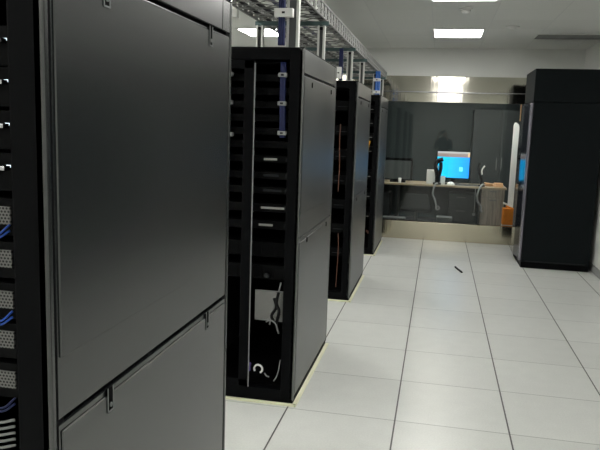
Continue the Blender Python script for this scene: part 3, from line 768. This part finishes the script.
# head with face, one mesh
g = bmesh.new(); bmesh.ops.create_uvsphere(g, u_segments=32, v_segments=24, radius=1)
for v in g.verts:
    x, y, z = v.co; w_ = 1-.22*max(0, -z)**1.5
    v.co = Vector((x*.074*w_, y*.093*(1-.12*max(0, -z)), z*.112))
    if y > 0:
        nose = math.exp(-((x*.074)/.012)**2-((z*.112+.012)/.022)**2); v.co.y += .020*nose
        for sx in (-1, 1): v.co.y -= .010*math.exp(-((x*.074-sx*.030)/.014)**2-((z*.112-.008)/.012)**2)
        v.co.y -= .006*math.exp(-((x*.074)/.022)**2-((z*.112+.048)/.004)**2)
for v in g.verts: v.co += Vector((0, .03, 1.505))
hd = obj('head', g, M['skin'], pr, True)
for sx in (-1, 1):
    g = bmesh.new(); bmesh.ops.create_uvsphere(g, u_segments=12, v_segments=10, radius=.011)
    for v in g.verts: v.co += Vector((sx*.030, .107, 1.513))
    obj('eye', g, M['black'], hd, True)
    g = bmesh.new(); bmesh.ops.create_uvsphere(g, u_segments=12, v_segments=10, radius=1)
    for v in g.verts: v.co = Vector((v.co.x*.010, v.co.y*.018, v.co.z*.030))+Vector((sx*.075, .02, 1.50))
    obj('ear', g, M['skin'], hd, True)
obj('mouth', tube(N(), [(-.022, .098, 1.459), (0, .103, 1.457), (.022, .098, 1.459)], .003), mat('lips', (.35, .13, .11), .5), hd, True)
g = bmesh.new(); bmesh.ops.create_uvsphere(g, u_segments=32, v_segments=24, radius=1)
for v in list(g.verts):
    if v.co.z < -.35 or (v.co.y > .55 and v.co.z < .45): g.verts.remove(v)
for v in g.verts: v.co = Vector((v.co.x*.083, v.co.y*.101-.004, v.co.z*.118)) + Vector((0, .028, 1.512))
obj('hair', g, M['hair'], pr, True)
# clothes over the same joints
def limb(bm, rings, n=20):
    P = [Vector(r[0]) for r in rings]; prev = None; out = []
    for i, (p, rx, ry) in enumerate(rings):
        d = (P[min(i+1, len(P)-1)]-P[max(i-1, 0)]).normalized()
        u = Vector((1, 0, 0)); u = (u-d*u.dot(d)).normalized(); w_ = d.cross(u)
        out.append([bm.verts.new(P[i]+u*math.cos(q)*rx+w_*math.sin(q)*ry) for q in [2*math.pi*k/n for k in range(n)]])
    for A, B in zip(out, out[1:]):
        for k in range(n): bm.faces.new((A[k], A[(k+1) % n], B[(k+1) % n], B[k]))
    bm.faces.new(out[0][::-1]); bm.faces.new(out[-1])
def dense(rings, k=4):
    out = []
    for (p, a_, b_), (q, c_, d_) in zip(rings, rings[1:]):
        for i in range(k):
            t_ = i/k; e = t_*t_*(3-2*t_); out.append((Vector(p).lerp(Vector(q), t_), a_+(c_-a_)*e, b_+(d_-b_)*e))
    return out+[(Vector(rings[-1][0]), rings[-1][1], rings[-1][2])]
g = N()
limb(g, dense([((0, 0, .885), .172, .126), ((0, 0, .98), .166, .124), ((0, .01, 1.08), .156, .122), ((0, .0, 1.22), .172, .124), ((0, -.01, 1.32), .165, .108), ((0, 0, 1.365), .135, .085), ((0, .005, 1.40), .075, .070), ((0, .01, 1.42), .066, .064)]))
for c_ in ([J[i] for i in (14, 15, 16)], [J[i] for i in (18, 19, 20)]):
    sh = Vector(c_[0])-Vector((.05 if c_[0][0] > 0 else -.05, 0, -.02))
    limb(g, dense([(sh, .060, .060), (c_[0], .068, .068), (c_[1], .054, .054), (Vector(c_[1]).lerp(Vector(c_[2]), .9), .040, .040)]), 16)
obj('jacket', g, M['jacket'], pr, True)
g = N()
limb(g, dense([((0, 0, .80), .135, .100), ((0, 0, .88), .162, .117), ((0, 0, .97), .158, .116)]))
for i in (6, 10): limb(g, dense([(Vector(J[i])+Vector((-.012 if i == 6 else .012, 0, 0)), .092, .100), (J[i+1], .066, .068), (Vector(J[i+2])-Vector((0, 0, .02)), .056, .060)]))
obj('trousers', g, M['trouser'], pr, True)
for sx in (-1, 1):
    g = N(); box(g, sx*.115-.045, sx*.115+.045, -.075, .185, .0, .075, .03, 3); obj('shoe', g, M['blackc'], pr, True)
# phone (held) and the hands around it
ph = thing('phone', 'thin black phone held up sideways by the photographer', 'phone', (.062, -.016, 1.535))
obj('case', box(N(), -.082, .082, -.008, .0, -.04, .04, .004), M['black'], ph)
obj('display', box(N(), -.076, .076, -.0088, -.0078, -.036, .036), M['dark'] if 'dark' in M else M['server'], ph)
for nm, wx, sx in (('right', .055, 1), ('left', -.185, -1)):
    wr = Vector((wx, .285, 1.43)); ex = Vector((.062-pl[0]+sx*.088, -.024-pl[1], 1.535))
    ex = Vector((ex.x, ex.y, ex.z))
    pw = wr.lerp(ex, .55); pm = wr.lerp(ex, .80)
    hnd = skinned('hand', [wr-Vector((0, .01, .02)), pw, pm], [(0, 1), (1, 2)], [(.024, .022), (.036, .017), (.034, .016)], M['skin'], pr)
    lens_ = (.072, .080, .074, .058)
    for k in range(4):
        z = .026-.018*k; a = pm+Vector((0, 0, z*.9)); L = lens_[k]
        skinned('finger', [a-Vector((0, .008, .008)), a+Vector((sx*.006, .022, .004)), a+Vector((-sx*L*.25, .040, .006)), a+Vector((-sx*L*.62, .040, .004))],
                [(0, 1), (1, 2), (2, 3)], [.0095, .009, .0085, .0075], M['skin'], hnd, 1)
    a = pw+Vector((0, -.012, .006))
    skinned('thumb', [a, a+Vector((-sx*.012, -.012, .030)), a+Vector((-sx*.034, .004, .052))], [(0, 1), (1, 2)], [.012, .0105, .0085], M['skin'], hnd, 1)
# ------------------------------------------------------------------ camera
f, pit, yaw, roll, H = 665.195, .146342, .200916, .0330844, 1.56203
cy, sy, cp, sp = math.cos(yaw), math.sin(yaw), math.cos(pit), math.sin(pit)
F = Vector((-sy*cp, cy*cp, -sp)); Rt = Vector((cy, sy, 0)); U = Rt.cross(F)
R2 = math.cos(roll)*Rt + math.sin(roll)*U; U2 = -math.sin(roll)*Rt + math.cos(roll)*U
cam = bpy.data.cameras.new('camera'); co = bpy.data.objects.new('camera', cam); C.objects.link(co)
cam.sensor_width = 36; cam.sensor_fit = 'HORIZONTAL'; cam.lens = f*36/600; cam.clip_start = .02; cam.clip_end = 60
m = Matrix(((R2.x, U2.x, -F.x, 0), (R2.y, U2.y, -F.y, 0), (R2.z, U2.z, -F.z, H), (0, 0, 0, 1)))
co.matrix_world = m
bpy.context.scene.camera = co

wd = bpy.data.worlds.new('world'); bpy.context.scene.world = wd; wd.use_nodes = True
wd.node_tree.nodes['Background'].inputs[0].default_value = (.5, .52, .55, 1); wd.node_tree.nodes['Background'].inputs[1].default_value = .02
vs = bpy.context.scene.view_settings
vs.view_transform = 'Standard'; vs.look = 'None'; vs.gamma = 1; vs.use_curve_mapping = False; vs.exposure = .82
